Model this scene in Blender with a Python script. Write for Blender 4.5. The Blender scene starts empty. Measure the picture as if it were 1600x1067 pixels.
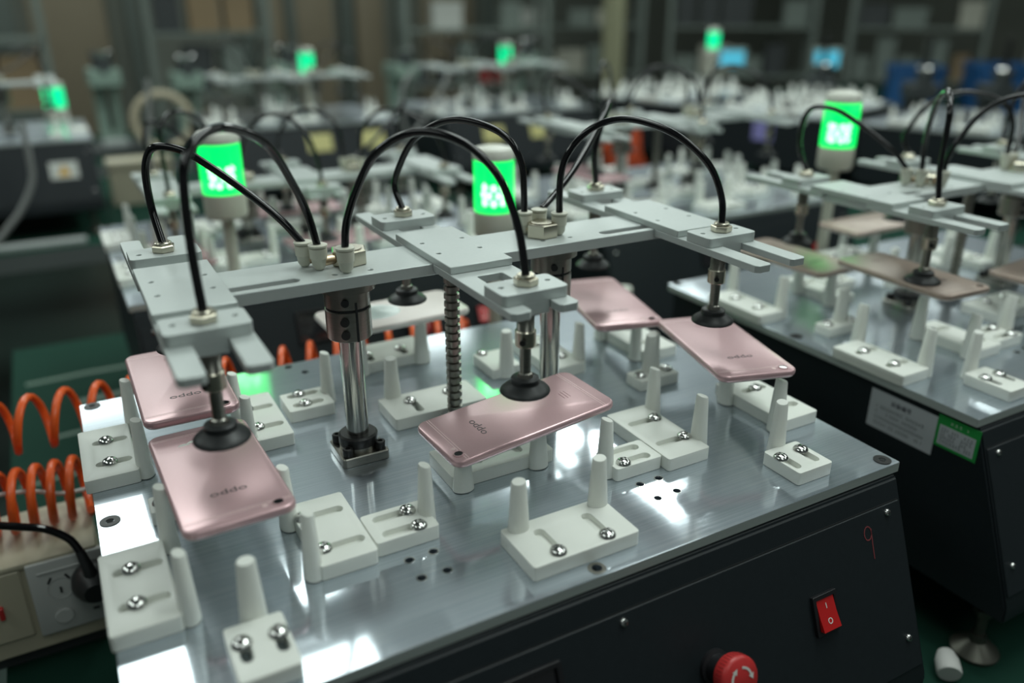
import bpy, bmesh, math, random
from mathutils import Vector, Matrix

random.seed(4)
PI = math.pi
S = bpy.context.scene
COL = S.collection

# ------------------------------------------------------------------ camera, world, lights, exposure
# frame: x runs along the front edge of the front machine, y to its rear, z = 0 on its top plate
cam_d = bpy.data.cameras.new('camera')
cam = bpy.data.objects.new('camera', cam_d)
COL.objects.link(cam)
cam.location = (-0.283, -0.603, 0.366)
cam.rotation_euler = (math.radians(90 - 22.56), 0, math.radians(-29.0))
cam_d.sensor_width = 36.0
cam_d.lens = 28.89
cam_d.clip_start = 0.02
cam_d.clip_end = 60
cam_d.dof.use_dof = True
cam_d.dof.focus_distance = 0.67
cam_d.dof.aperture_fstop = 2.3
S.camera = cam

w = bpy.data.worlds.new('room_air')
w.use_nodes = True
w.node_tree.nodes['Background'].inputs[0].default_value = (0.62, 0.72, 0.70, 1)
w.node_tree.nodes['Background'].inputs[1].default_value = 0.13
S.world = w

LAMP_Z = 1.70
FLOOR_Z = -1.02
TABLE_Z = -0.27
def overhead_area_light(x, y, sx, sy, power, col=(0.90, 1.0, 0.955)):
    d = bpy.data.lights.new('fluorescent_light', 'AREA')
    d.shape = 'RECTANGLE'; d.size = sx; d.size_y = sy
    d.energy = power; d.color = col
    o = bpy.data.objects.new('fluorescent_light', d)
    o.location = (x, y, LAMP_Z); COL.objects.link(o)
    return o
LAMPS = [(-0.50, 2.35, 17), (1.65, 2.35, 22), (3.6, 2.2, 18), (-2.3, 2.2, 18), (0.62, 0.02, 20), (0.19, 1.72, 5.5), (2.6, 0.1, 14), (-1.5, 0.0, 7),  # the strong one straight above the plate is added diffuse fill
         (-0.35, 4.6, 11), (1.65, 4.6, 11), (3.6, 4.4, 11), (5.4, 3.4, 4), (6.6, 5.0, 3), (-0.3, 6.6, 9), (2.6, 6.6, 8),
         (-0.2, -1.5, 7), (1.6, -1.3, 8)]  # added fill from behind the camera for the front faces
for lx, ly, lp_ in LAMPS:
    overhead_area_light(lx, ly, 0.62 if lp_ != 5.5 else 0.36, 1.35 if lp_ != 5.5 else 0.8, lp_ * 1.0)

S.view_settings.view_transform = 'Standard'
S.view_settings.look = 'None'
S.view_settings.exposure = 0.0
S.view_settings.gamma = 1.0
S.view_settings.use_curve_mapping = False

# ------------------------------------------------------------------ materials
def mat(name, col, rough=0.5, metal=0.0, spec=0.5, noise=None, bump=None, emit=None, coat=0.0, rvar=None, ntype=None):
    m = bpy.data.materials.new(name); m.use_nodes = True
    nt = m.node_tree; b = nt.nodes['Principled BSDF']
    b.inputs['Base Color'].default_value = (*col, 1)
    b.inputs['Roughness'].default_value = rough
    b.inputs['Metallic'].default_value = metal
    b.inputs['Specular IOR Level'].default_value = spec
    if coat: b.inputs['Coat Weight'].default_value = coat
    if emit:
        b.inputs['Emission Color'].default_value = (*emit[0], 1)
        b.inputs['Emission Strength'].default_value = emit[1]
    if noise or bump or rvar:
        tc = nt.nodes.new('ShaderNodeTexCoord'); mp = nt.nodes.new('ShaderNodeMapping')
        nt.links.new(tc.outputs['Object'], mp.inputs[0])
        nz = nt.nodes.new('ShaderNodeTexNoise'); nz.inputs['Detail'].default_value = 4
        nt.links.new(mp.outputs[0], nz.inputs['Vector'])
        sc = (noise or bump or rvar)[0]
        mp.inputs['Scale'].default_value = sc if isinstance(sc, tuple) else (sc, sc, sc)
        nz.inputs['Scale'].default_value = 1.0
        if noise:
            mx = nt.nodes.new('ShaderNodeMix'); mx.data_type = 'RGBA'
            k = noise[1]
            mx.inputs[6].default_value = (*[c * (1 - k) for c in col], 1)
            mx.inputs[7].default_value = (*[min(1, c * (1 + k)) for c in col], 1)
            nt.links.new(nz.outputs['Fac'], mx.inputs[0]); nt.links.new(mx.outputs[2], b.inputs['Base Color'])
        if rvar:
            mr = nt.nodes.new('ShaderNodeMapRange')
            mr.inputs['To Min'].default_value = rvar[1]; mr.inputs['To Max'].default_value = rvar[2]
            mr.inputs['From Min'].default_value = 0.3; mr.inputs['From Max'].default_value = 0.7
            nt.links.new(nz.outputs['Fac'], mr.inputs[0]); nt.links.new(mr.outputs[0], b.inputs['Roughness'])
        if bump:
            bp = nt.nodes.new('ShaderNodeBump'); bp.inputs['Strength'].default_value = bump[1]
            bp.inputs['Distance'].default_value = 0.0005
            nt.links.new(nz.outputs['Fac'], bp.inputs['Height']); nt.links.new(bp.outputs[0], b.inputs['Normal'])
    return m

M = {}
M['nylon'] = mat('white_nylon', (0.76, 0.775, 0.725), 0.42, noise=(60, 0.03))
M['nylon'].node_tree.nodes['Principled BSDF'].inputs['Subsurface Weight'].default_value = 0.0
M['plate'] = mat('brushed_aluminium', (0.64, 0.70, 0.755), 0.09, 1.0, rvar=((7, 700, 60), 0.055, 0.12), bump=((7, 700, 60), 0.03))
_p = M['plate'].node_tree; _b1 = _p.nodes['Principled BSDF']; _o = _p.nodes['Material Output']
_b2 = _p.nodes.new('ShaderNodeBsdfPrincipled'); _b2.inputs['Metallic'].default_value = 1.0; _b2.inputs['Roughness'].default_value = 0.38
_nz = next(n for n in _p.nodes if n.type == 'TEX_NOISE'); _bp = next(n for n in _p.nodes if n.type == 'BUMP')
_cr = _p.nodes.new('ShaderNodeMix'); _cr.data_type = 'RGBA'; _cr.inputs[6].default_value = (0.43, 0.50, 0.58, 1); _cr.inputs[7].default_value = (0.86, 0.92, 0.98, 1)
_p.links.new(_nz.outputs['Fac'], _cr.inputs[0]); _p.links.new(_cr.outputs[2], _b2.inputs['Base Color']); _p.links.new(_bp.outputs[0], _b2.inputs['Normal'])
_ms = _p.nodes.new('ShaderNodeMixShader'); _ms.inputs[0].default_value = 0.38
_p.links.new(_b1.outputs[0], _ms.inputs[1]); _p.links.new(_b2.outputs[0], _ms.inputs[2]); _p.links.new(_ms.outputs[0], _o.inputs[0])
M['plate_edge'] = mat('sawn_aluminium', (0.55, 0.60, 0.58), 0.5, 0.45, noise=((20, 20, 900), 0.12))
M['alu'] = mat('satin_anodised_aluminium', (0.50, 0.54, 0.527), 0.47, 0.3, noise=(300, 0.04), rvar=(200, 0.38, 0.52))
M['black_paint'] = mat('charcoal_powder_coat', (0.0125, 0.0175, 0.0205), 0.5, 0, 0.3, noise=(180, 0.15), bump=(900, 0.12))
M['black_gap'] = mat('black_joint', (0.006, 0.008, 0.009), 0.8)
M['steel'] = mat('polished_steel', (0.50, 0.49, 0.46), 0.16, 1.0)
M['steel_dark'] = mat('dark_turned_steel', (0.30, 0.29, 0.26), 0.3, 1.0, noise=((90, 90, 500), 0.2))
M['chrome'] = mat('chrome_screw', (0.72, 0.72, 0.70), 0.14, 1.0)
M['nickel'] = mat('nickel_nut', (0.60, 0.56, 0.46), 0.26, 1.0)
M['brass'] = mat('dull_brass', (0.52, 0.40, 0.28), 0.35, 1.0)
M['foot_metal'] = mat('dull_foot_metal', (0.13, 0.13, 0.11), 0.42, 0.8)
M['oxide'] = mat('black_oxide', (0.022, 0.022, 0.022), 0.4, 0.4)
M['grey_cable'] = mat('pale_grey_cable', (0.30, 0.31, 0.30), 0.5)
M['pale_strip'] = mat('pale_strip_metal', (0.42, 0.45, 0.44), 0.5, 0.3)
M['amber'] = mat('amber_plastic', (0.22, 0.13, 0.05), 0.4)
M['rubber'] = mat('black_rubber', (0.016, 0.018, 0.019), 0.45, 0, 0.5)
M['hose'] = mat('black_polyurethane_hose', (0.005, 0.005, 0.006), 0.09, 0, 0.5)
M['fitting'] = mat('ivory_fitting', (0.56, 0.56, 0.47), 0.45)
M['rose'] = mat('rose_gold_metal', (0.62, 0.405, 0.425), 0.27, 0.36, noise=(900, 0.04))
M['rose_line'] = mat('pale_rose_line', (0.72, 0.53, 0.53), 0.4, 0.2)
M['gold'] = mat('champagne_gold_metal', (0.42, 0.325, 0.275), 0.33, 0.45, noise=(900, 0.05))
M['gold_line'] = mat('pale_gold_line', (0.55, 0.46, 0.40), 0.4, 0.2)
M['white_glass'] = mat('white_front_glass', (0.66, 0.65, 0.62), 0.12)
M['pinkwhite'] = mat('pinkish_white_back', (0.66, 0.60, 0.57), 0.3, noise=(40, 0.05))
M['film'] = mat('grey_protective_film', (0.40, 0.46, 0.44), 0.18, noise=(70, 0.25))
M['lens_black'] = mat('camera_glass', (0.008, 0.008, 0.01), 0.06, coat=0.5)
M['logo'] = mat('grey_print', (0.055, 0.04, 0.045), 0.4, 0.2)
M['fine_print'] = mat('faint_print', (0.42, 0.25, 0.27), 0.5)
M['mark_red'] = mat('red_marker_ink', (0.23, 0.045, 0.05), 0.6)
M['red'] = mat('red_plastic', (0.50, 0.030, 0.030), 0.38)
M['red_rocker'] = mat('red_rocker', (0.50, 0.012, 0.012), 0.22)
M['white_mark'] = mat('white_print', (0.70, 0.70, 0.66), 0.5)
M['black_plastic'] = mat('black_plastic', (0.010, 0.010, 0.012), 0.42)
M['orange'] = mat('orange_air_hose', (0.74, 0.105, 0.018), 0.3, 0, 0.5)
M['ivory'] = mat('ivory_plastic', (0.50, 0.50, 0.42), 0.5)
M['ivory_cap'] = mat('white_lamp_cap', (0.62, 0.63, 0.56), 0.4)
M['beige'] = mat('beige_painted_sheet', (0.52, 0.48, 0.36), 0.45, noise=(30, 0.06))
M['outlet'] = mat('white_socket_plastic', (0.56, 0.57, 0.55), 0.35)
M['mat_green'] = mat('green_antistatic_mat', (0.011, 0.044, 0.030), 0.75, 0, 0.08, noise=(6, 0.18))
M['mat_line'] = mat('worn_mat_streak', (0.10, 0.17, 0.125), 0.5)  # paler streaks laid on the green mat
M['table_edge'] = mat('grey_table_edge', (0.13, 0.15, 0.145), 0.5)
M['table_leg'] = mat('dark_table_frame', (0.03, 0.033, 0.035), 0.5)
M['floor'] = mat('dark_green_floor', (0.030, 0.050, 0.042), 0.35, noise=(3, 0.2))
M['wall'] = mat('grey_green_wall', (0.26, 0.28, 0.24), 0.7, noise=(2, 0.1))
M['wall_beige'] = mat('beige_wall_panel', (0.40, 0.34, 0.24), 0.6, noise=(3, 0.08))
M['ceiling'] = mat('pale_ceiling', (0.5, 0.53, 0.52), 0.8)
M['grey_frame'] = mat('grey_green_steel', (0.20, 0.24, 0.215), 0.5)
M['press_green'] = mat('pale_green_press_paint', (0.24, 0.33, 0.28), 0.4)
M['dark_grey'] = mat('dark_grey_paint', (0.05, 0.058, 0.06), 0.5)
M['carton'] = mat('brown_carton', (0.30, 0.22, 0.13), 0.8)
M['white_box'] = mat('white_carton', (0.58, 0.60, 0.56), 0.6)
M['blue'] = mat('blue_crate', (0.010, 0.085, 0.24), 0.5)
M['cream_tube'] = mat('cream_tube', (0.50, 0.44, 0.32), 0.5)
M['pillar'] = mat('olive_pillar_paint', (0.36, 0.36, 0.23), 0.55)
M['paper_white'] = mat('white_label', (0.50, 0.52, 0.55), 0.5)
M['paper_ink'] = mat('label_ink', (0.05, 0.05, 0.07), 0.6)
M['label_green'] = mat('green_label', (0.02, 0.30, 0.06), 0.5)
M['label_yellow'] = mat('yellow_label', (0.62, 0.58, 0.24), 0.5)
M['label_blue'] = mat('violet_blue_label', (0.30, 0.28, 0.62), 0.5)
M['label_orange'] = mat('orange_warning_print', (0.62, 0.36, 0.05), 0.5)
M['orange_bag'] = mat('orange_red_bag', (0.62, 0.09, 0.03), 0.5)
M['screen_cyan'] = mat('lit_cyan_screen', (0.02, 0.1, 0.12), 0.3, emit=((0.10, 0.62, 0.85), 0.7))
M['lens_green'] = mat('lit_green_lens', (0.0, 0.22, 0.06), 0.25, emit=((0.0, 1.0, 0.16), 1.7))
_nt = M['lens_green'].node_tree
_tr = _nt.nodes.new('ShaderNodeBsdfTransparent'); _tr.inputs[0].default_value = (0.55, 1.0, 0.6, 1)
_mx = _nt.nodes.new('ShaderNodeMixShader'); _mx.inputs[0].default_value = 0.55
_nt.links.new(_tr.outputs[0], _mx.inputs[1]); _nt.links.new(_nt.nodes['Principled BSDF'].outputs[0], _mx.inputs[2])
_nt.links.new(_mx.outputs[0], _nt.nodes['Material Output'].inputs[0])
M['lens_core'] = mat('lit_green_core', (0.0, 0.3, 0.1), 0.4, emit=((0.0, 1.0, 0.18), 0.75))
M['lens_ring'] = mat('lit_green_lens_ring', (0.0, 0.3, 0.1), 0.2, emit=((0.03, 1.0, 0.26), 1.1))
M['led'] = mat('lit_led_dots', (0.5, 1, 0.7), 0.3, emit=((0.8, 1.0, 0.8), 6.0))
M['lens_far'] = mat('lit_green_lens_far', (0.0, 0.3, 0.12), 0.3, emit=((0.0, 1.0, 0.38), 1.1))
M['red_cloth'] = mat('dark_red_plastic', (0.28, 0.02, 0.02), 0.6)
M['glove_white'] = mat('white_rag', (0.6, 0.6, 0.58), 0.8)

# ------------------------------------------------------------------ geometry helpers
def new(): return bmesh.new()
def merge(dst, src, mtx=None):
    if mtx is not None: bmesh.ops.transform(src, matrix=mtx, verts=src.verts)
    me = bpy.data.meshes.new('tmp'); src.to_mesh(me); src.free()
    dst.from_mesh(me); bpy.data.meshes.remove(me)
    return dst
def T(x, y, z): return Matrix.Translation((x, y, z))
def R(a, ax): return Matrix.Rotation(a, 4, ax)

def rrect(x0, x1, y0, y1, r=0.0, n=5):
    if r <= 0: return [(x0, y0), (x1, y0), (x1, y1), (x0, y1)]
    p = []
    for cx, cy, a in ((x1 - r, y0 + r, -90), (x1 - r, y1 - r, 0), (x0 + r, y1 - r, 90), (x0 + r, y0 + r, 180)):
        for i in range(n + 1):
            t = math.radians(a + 90 * i / n); p.append((cx + r * math.cos(t), cy + r * math.sin(t)))
    return p
def circ(x, y, r, n=16): return [(x + r * math.cos(2 * PI * i / n), y + r * math.sin(2 * PI * i / n)) for i in range(n)]
def slot(cx, cy, ln, wd, ax='x', n=6):
    r = wd / 2; h = ln / 2 - r; p = []
    for i in range(n + 1):
        t = -PI / 2 + PI * i / n; p.append((h + r * math.cos(t), r * math.sin(t)))
    for i in range(n + 1):
        t = PI / 2 + PI * i / n; p.append((-h + r * math.cos(t), r * math.sin(t)))
    if ax == 'y': p = [(-b, a) for a, b in p]
    return [(cx + a, cy + b) for a, b in p]

def plate(outer, holes, z0, z1, bev=0.0, seg=2, bev_bottom=True):
    """flat plate with real holes and bevelled rims"""
    bm = new(); rim = []
    tops, bots = [], []
    for lp in [outer] + list(holes):
        t = [bm.verts.new((x, y, z1)) for x, y in lp]; b = [bm.verts.new((x, y, z0)) for x, y in lp]
        n = len(lp)
        for i in range(n):
            j = (i + 1) % n
            bm.faces.new((b[i], b[j], t[j], t[i]))
            tops.append(bm.edges.get((t[i], t[j]))); bots.append(bm.edges.get((b[i], b[j])))
    if holes:
        bmesh.ops.triangle_fill(bm, edges=tops, use_beauty=True, use_dissolve=False)
        bmesh.ops.triangle_fill(bm, edges=bots, use_beauty=True, use_dissolve=False)
    else:
        bm.faces.new([v for v in bm.verts if abs(v.co.z - z1) < 1e-9]) if False else None
        n = len(outer); vs = list(bm.verts)
        bm.faces.new(vs[:n]); bm.faces.new(list(reversed(vs[n:2 * n])))
    bmesh.ops.recalc_face_normals(bm, faces=bm.faces)
    if bev > 0:
        es = [e for e in (tops + bots if bev_bottom else tops) if e.is_valid]
        bmesh.ops.bevel(bm, geom=es, offset=bev, segments=seg, profile=0.5, affect='EDGES', clamp_overlap=True)
    return bm
def box(x0, x1, y0, y1, z0, z1, bev=0.0, seg=2):
    bm = new()
    bmesh.ops.create_cube(bm, size=1)
    bmesh.ops.transform(bm, matrix=T((x0 + x1) / 2, (y0 + y1) / 2, (z0 + z1) / 2) @ Matrix.Diagonal((x1 - x0, y1 - y0, z1 - z0, 1)), verts=bm.verts)
    if bev > 0: bmesh.ops.bevel(bm, geom=bm.edges[:], offset=bev, segments=seg, profile=0.5, affect='EDGES', clamp_overlap=True)
    return bm
def lathe(prof, n=24, ex=1.0, ey=1.0, lean=(0, 0)):
    """profile of (radius, z), closed at both ends; ex, ey squash it, lean shifts it with height"""
    bm = new(); rings = []
    zb = prof[0][1]
    for r, z in prof:
        k = z - zb
        rings.append([bm.verts.new((r * ex * math.cos(2 * PI * i / n) + lean[0] * k, r * ey * math.sin(2 * PI * i / n) + lean[1] * k, z)) for i in range(n)])
    for a, b in zip(rings, rings[1:]):
        for i in range(n):
            j = (i + 1) % n; bm.faces.new((a[i], a[j], b[j], b[i]))
    bm.faces.new(list(reversed(rings[0]))); bm.faces.new(rings[-1])
    bmesh.ops.recalc_face_normals(bm, faces=bm.faces)
    return bm
def cyl(r, z0, z1, n=20, bev=0.0):
    if bev: return lathe([(r - bev, z0), (r, z0 + bev), (r, z1 - bev), (r - bev, z1)], n)
    return lathe([(r, z0), (r, z1)], n)
def hexn(r, z0, z1, bev=0.0008): return lathe([(r - bev, z0), (r, z0 + bev), (r, z1 - bev), (r - bev, z1)], 6)
def spline(pts, k=8):
    P = [Vector(p) for p in pts]; P = [P[0] * 2 - P[1]] + P + [P[-1] * 2 - P[-2]]; out = []
    for i in range(1, len(P) - 2):
        a, b, c, d = P[i - 1:i + 3]
        for s in range(k):
            t = s / k
            out.append(0.5 * ((2 * b) + (c - a) * t + (2 * a - 5 * b + 4 * c - d) * t * t + (3 * b - a - 3 * c + d) * t ** 3))
    out.append(P[-2]); return out
def tube(path, r, n=10):
    path = [Vector(p) for p in path]; bm = new(); rings = []; up = None
    for i, p in enumerate(path):
        t = (path[min(i + 1, len(path) - 1)] - path[max(i - 1, 0)]).normalized()
        if up is None:
            up = t.orthogonal().normalized()
        up = (up - t * up.dot(t)).normalized(); sd = t.cross(up)
        rr = r(i / (len(path) - 1)) if callable(r) else r
        rings.append([bm.verts.new(p + up * rr * math.cos(2 * PI * k / n) + sd * rr * math.sin(2 * PI * k / n)) for k in range(n)])
    for a, b in zip(rings, rings[1:]):
        for k in range(n):
            j = (k + 1) % n; bm.faces.new((a[k], a[j], b[j], b[k]))
    bm.faces.new(list(reversed(rings[0]))); bm.faces.new(rings[-1])
    bmesh.ops.recalc_face_normals(bm, faces=bm.faces)
    return bm
def many(*bms):
    d = new()
    for b in bms: merge(d, b)
    return d
def strokes(polys, wd, z0=0.0, h=0.0002):
    """flat pen strokes on the plane z = z0: list of polylines"""
    bm = new()
    for pl in polys:
        L, Rr = [], []
        for i, p in enumerate(pl):
            a = Vector(pl[max(i - 1, 0)]); b = Vector(pl[min(i + 1, len(pl) - 1)])
            d = (b - a); d = d.normalized() if d.length > 0 else Vector((1, 0)); nn = Vector((-d.y, d.x)) * wd / 2
            L.append((p[0] + nn.x, p[1] + nn.y)); Rr.append((p[0] - nn.x, p[1] - nn.y))
        lo = [[bm.verts.new((x, y, z)) for x, y in s] for z in (z0, z0 + h) for s in (L, Rr)]
        for i in range(len(pl) - 1):
            for a, b in ((lo[2], lo[3]), (lo[1], lo[0]), (lo[0], lo[2]), (lo[3], lo[1])):
                bm.faces.new((a[i], a[i + 1], b[i + 1], b[i]))
    bmesh.ops.recalc_face_normals(bm, faces=bm.faces)
    return bm

def obj(name, bm, m, parent=None, smooth=35, loc=None, rot=None):
    me = bpy.data.meshes.new(name)
    if isinstance(bm, bpy.types.Mesh): me = bm
    else: bm.to_mesh(me); bm.free()
    if smooth:
        for p in me.polygons: p.use_smooth = True
        me.set_sharp_from_angle(angle=math.radians(smooth))
    me.materials.append(M[m] if isinstance(m, str) else m)
    o = bpy.data.objects.new(name, me); COL.objects.link(o)
    if parent: o.parent = parent
    if loc: o.location = loc
    if rot: o.rotation_euler = rot
    return o
def again(o, parent, loc=None, rot=None):
    c = o.copy(); COL.objects.link(c); c.parent = parent
    if loc is not None: c.location = loc
    if rot is not None: c.rotation_euler = rot
    for ch in o.children: again(ch, c)
    return c
def tag(o, label, cat, group=None):
    o['label'] = label; o['category'] = cat
    if group: o['group'] = group
    return o
def thing(name, label, cat, loc=(0, 0, 0), rz=0.0, group=None):
    o = bpy.data.objects.new(name, None); COL.objects.link(o); o.empty_display_size = 0.02
    o.location = loc; o.rotation_euler = (0, 0, rz)
    return tag(o, label, cat, group)
def struct(name, bm, m):
    o = obj(name, bm, m); o['kind'] = 'structure'; return o
def text_mesh(s, size, depth=0.0001, align='CENTER', sx=1.0):
    cu = bpy.data.curves.new('t', 'FONT'); cu.body = s; cu.size = size; cu.extrude = depth; cu.align_x = align; cu.align_y = 'CENTER'
    cu.resolution_u = 3
    o = bpy.data.objects.new('t', cu)
    me = bpy.data.meshes.new_from_object(o)
    bpy.data.objects.remove(o); bpy.data.curves.remove(cu); me.materials.clear()
    if sx != 1.0: me.transform(Matrix.Diagonal((sx, 1, 1, 1)))
    return me
def text(s, size, parent, m, loc, rot=(0, 0, 0), name='lettering', sx=1.0):
    return obj(name, text_mesh(s, size, sx=sx), m, parent, smooth=0, loc=loc, rot=rot)

# ------------------------------------------------------------------ room shell
def room():
    struct('floor', box(-5, 9, -4, 8.4, FLOOR_Z - 0.1, FLOOR_Z), 'floor')
    struct('ceiling', box(-5, 9, -4, 8.4, 1.75, 1.85), 'ceiling')
    struct('wall_back', box(-5, 9, 8.3, 8.4, FLOOR_Z, 1.75), 'wall')
    struct('wall_right', box(8.9, 9, -4, 8.3, FLOOR_Z, 1.75), 'wall')
    pan = struct('trim_1', box(-1.2, -0.35, 8.2, 8.3, FLOOR_Z, 1.75, 0.01), 'grey_frame')
    for x0, x1 in ((-0.24, 0.38), (1.72, 2.0), (2.1, 2.5), (2.75, 3.05), (3.5, 4.1)):
        obj('panel', box(x0, x1, 8.2, 8.3, FLOOR_Z, 1.7, 0.01), 'wall_beige', pan)
    for x in (0.55, 1.6, 2.01, 2.6, 3.2, 4.25):
        obj('upright', box(x, x + 0.09, 8.15, 8.3, FLOOR_Z, 1.7, 0.01), 'grey_frame', pan)
room()

# ------------------------------------------------------------------ test machine
SL_A, SL_B = Vector((0, -0.232, -0.012)), Vector((0, -0.305, -0.2))
SLOPE = math.atan2(SL_A.y - SL_B.y, SL_A.z - SL_B.z)
# matrix of the sloping front panel: local x = along the machine, local y = up the slope, local z = outwards
PANEL = T(0, SL_A.y, SL_A.z) @ Matrix(((1, 0, 0, 0), (0, math.sin(SLOPE), -math.cos(SLOPE), 0), (0, math.cos(SLOPE), math.sin(SLOPE), 0), (0, 0, 0, 1)))
def on_panel(bm, x=0, s=0, h=0): 
    bmesh.ops.transform(bm, matrix=PANEL @ T(x, -s, h), verts=bm.verts); return bm

PLATE_HOLES = [(-.115, -.15), (-.096, -.149), (-.115, -.172), (-.096, -.173), (.088, -.15), (.107, -.15), (.088, -.173), (.108, -.172), (-.102, .221), (-.09, .2)]
PLATE_BOLTS = [(-.294, .222), (-.296, .004), (.294, -.220), (.294, .218)]
def make_machine(label, group):
    t = thing('test_machine', label, 'machine', group=group)
    bm = new()
    prof = [(0.222, -0.009), (0.222, -0.195), (-0.296, -0.195), (-0.296, -0.178), (-0.232, -0.012), (-0.226, -0.009)]
    a = [bm.verts.new((-0.301, y, z)) for y, z in prof]; b = [bm.verts.new((0.301, y, z)) for y, z in prof]
    n = len(prof)
    for i in range(n): bm.faces.new((a[i], a[(i + 1) % n], b[(i + 1) % n], b[i]))
    bm.faces.new(a); bm.faces.new(list(reversed(b)))
    bmesh.ops.recalc_face_normals(bm, faces=bm.faces)
    bmesh.ops.bevel(bm, geom=bm.edges[:], offset=0.0018, segments=2, affect='EDGES')
    obj('cabinet', bm, 'black_paint', t)
    # top plate with drilled holes
    holes = [circ(x, y, 0.0033, 12) for x, y in PLATE_HOLES] + [circ(-.004, -.2217, 0.004, 12)]
    tp = obj('top_plate', plate(rrect(-.305, .305, -.23, .23, 0.002, 3), holes, -0.0088, 0, 0.0006, 1), 'plate', t)
    tp.data.materials.append(M['plate_edge'])
    for p in tp.data.polygons:
        if abs(p.normal.z) < .3 and (abs(p.center.x) > .304 or abs(p.center.y) > .229): p.material_index = 1
    for x, y in PLATE_HOLES[:1]:
        h0 = obj('hole_rim', many(plate(circ(0, 0, 0.0041, 14), [circ(0, 0, 0.0032, 14)], 0, 0.00025)), 'chrome', t, loc=(x, y, 0))
    for x, y in PLATE_HOLES[1:]: again(h0, t, (x, y, 0))
    obj('countersink', plate(circ(0, 0, 0.0066, 20), [circ(0, 0, 0.0038, 20)], -0.0002, 0.0003), 'steel_dark', t, loc=(-.004, -.2217, 0))
    for i, (x, y) in enumerate(PLATE_BOLTS):
        if i == 0:
            b0 = obj('plate_bolt', lathe([(0.0075, -.001), (0.0075, 0.0004), (0.003, 0.0004), (0.0026, -0.0006)], 20), 'oxide', t, loc=(x, y, 0.0002))
            obj('hex_socket', hexn(0.0026, -0.0004, 0.0003, 0.0001), 'black_gap', b0)
        else: again(b0, t, (x, y, 0.0002))
    # front panel, its screws, feet
    fp = obj('front_panel', on_panel(box(-.297, .297, -.166, -.019, -0.001, 0.0012, 0.0006, 1)), 'black_paint', t)
    obj('panel_joint', on_panel(box(-.297, .297, -.0192, -.0178, -0.0005, 0.0004)), 'black_gap', t)
    k = 0
    for x, s in ((.281, .026), (.284, .138), (.006, .026), (-.281, .026), (-.284, .138), (.006, .15)):
        if k == 0:
            s0 = obj('panel_screw', lathe([(.0034, 0), (.0034, .0008), (.0026, .002), (.001, .0025)], 14), 'chrome', t)
            obj('cross_recess', many(box(-.0017, .0017, -.0004, .0004, .0018, .0027), box(-.0004, .0004, -.0017, .0017, .0018, .0027)), 'black_gap', s0)
            o = s0; k = 1
        else: o = again(s0, t)
        o.matrix_local = PANEL @ T(x, -s, 0.001)
    for x in (-.268, .268):
        for y in (-.262, .17):
            if x < 0 and y < 0:
                f0 = obj('levelling_foot', many(cyl(.0055, -.256, -.19, 12), hexn(.0095, -.222, -.214), lathe([(.023, TABLE_Z), (.024, TABLE_Z + .004), (.02, TABLE_Z + .008), (.009, TABLE_Z + .016), (.008, TABLE_Z + .024)], 24)), 'foot_metal', t, loc=(x, y, 0))
            else: again(f0, t, (x, y, 0))
    # rocker switch
    sw = obj('rocker_switch', many(plate(rrect(-.0132, .0132, -.0165, .0165, .001, 2), [rrect(-.0098, .0098, -.0128, .0128)], 0, .0035, .0006, 1), box(-.0098, .0098, -.0128, .0128, -.001, .0006)), 'black_plastic', t)
    sw.matrix_local = PANEL @ T(.193, -.0835, .001)
    bm = new(); pr = [(-.0125, .0025), (0, .0042), (.0125, .0072), (.0125, 0), (-.0125, 0)]
    va = [bm.verts.new((-.0095, y, z)) for y, z in pr]; vb = [bm.verts.new((.0095, y, z)) for y, z in pr]
    for i in range(5): bm.faces.new((va[i], va[(i + 1) % 5], vb[(i + 1) % 5], vb[i]))
    bm.faces.new(va); bm.faces.new(list(reversed(vb))); bmesh.ops.recalc_face_normals(bm, faces=bm.faces)
    bmesh.ops.transform(bm, matrix=Matrix.Diagonal((1, -1, 1, 1)), verts=bm.verts); bmesh.ops.recalc_face_normals(bm, faces=bm.faces)
    obj('rocker', bm, 'red_rocker', sw)
    obj('on_mark', many(box(-.0004, .0004, -.0022, .0022, 0, .0002)), 'white_mark', sw, loc=(0, .0066, .00335), rot=(-.136, 0, 0))
    obj('off_mark', plate(circ(0, 0, .0024, 16), [circ(0, 0, .0017, 16)], 0, .0002), 'white_mark', sw, loc=(.0, -.0055, .00555), rot=(-.236, 0, 0))
    # emergency stop
    es = obj('emergency_stop', lathe([(.0165, 0), (.0165, .004), (.0135, .005), (.0135, .022), (.012, .024)], 28), 'black_plastic', t)
    es.matrix_local = PANEL @ T(.0765, -.0850, .001) @ Matrix.Diagonal((.82, .82, .85, 1))
    obj('red_knob', lathe([(.013, .018), (.0195, .021), (.0205, .024), (.0205, .032), (.0195, .0335), (.0178, .0348), (.0001, .0356)], 40), 'red', es)
    gr = []
    for i in range(40):
        a = 2 * PI * i / 40; b_ = box(-.0003, .0003, -.0002, .0002, .0245, .0316); bmesh.ops.transform(b_, matrix=R(a, 'Z') @ T(0, .0206, 0), verts=b_.verts); gr.append(b_)
    obj('knob_grooves', many(*gr), 'red_cloth', es)
    for k in range(3):
        arc = [(0.0108 * math.cos(math.radians(120 * k + a)), 0.0108 * math.sin(math.radians(120 * k + a))) for a in range(78, 9, -6)]
        st = strokes([arc], .0021, .0352, .0004)
        c = Vector((arc[-1][0], arc[-1][1])); tg = (Vector(arc[-1]) - Vector(arc[-2])).normalized(); nn = Vector((-tg.y, tg.x))
        v = [st.verts.new((*(c + nn * .003), .0357)), st.verts.new((*(c - nn * .003), .0357)), st.verts.new((*(c + tg * .0052), .0357))]
        st.faces.new(v)
        obj('turn_arrow', st, 'white_mark', es, smooth=0)
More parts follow.
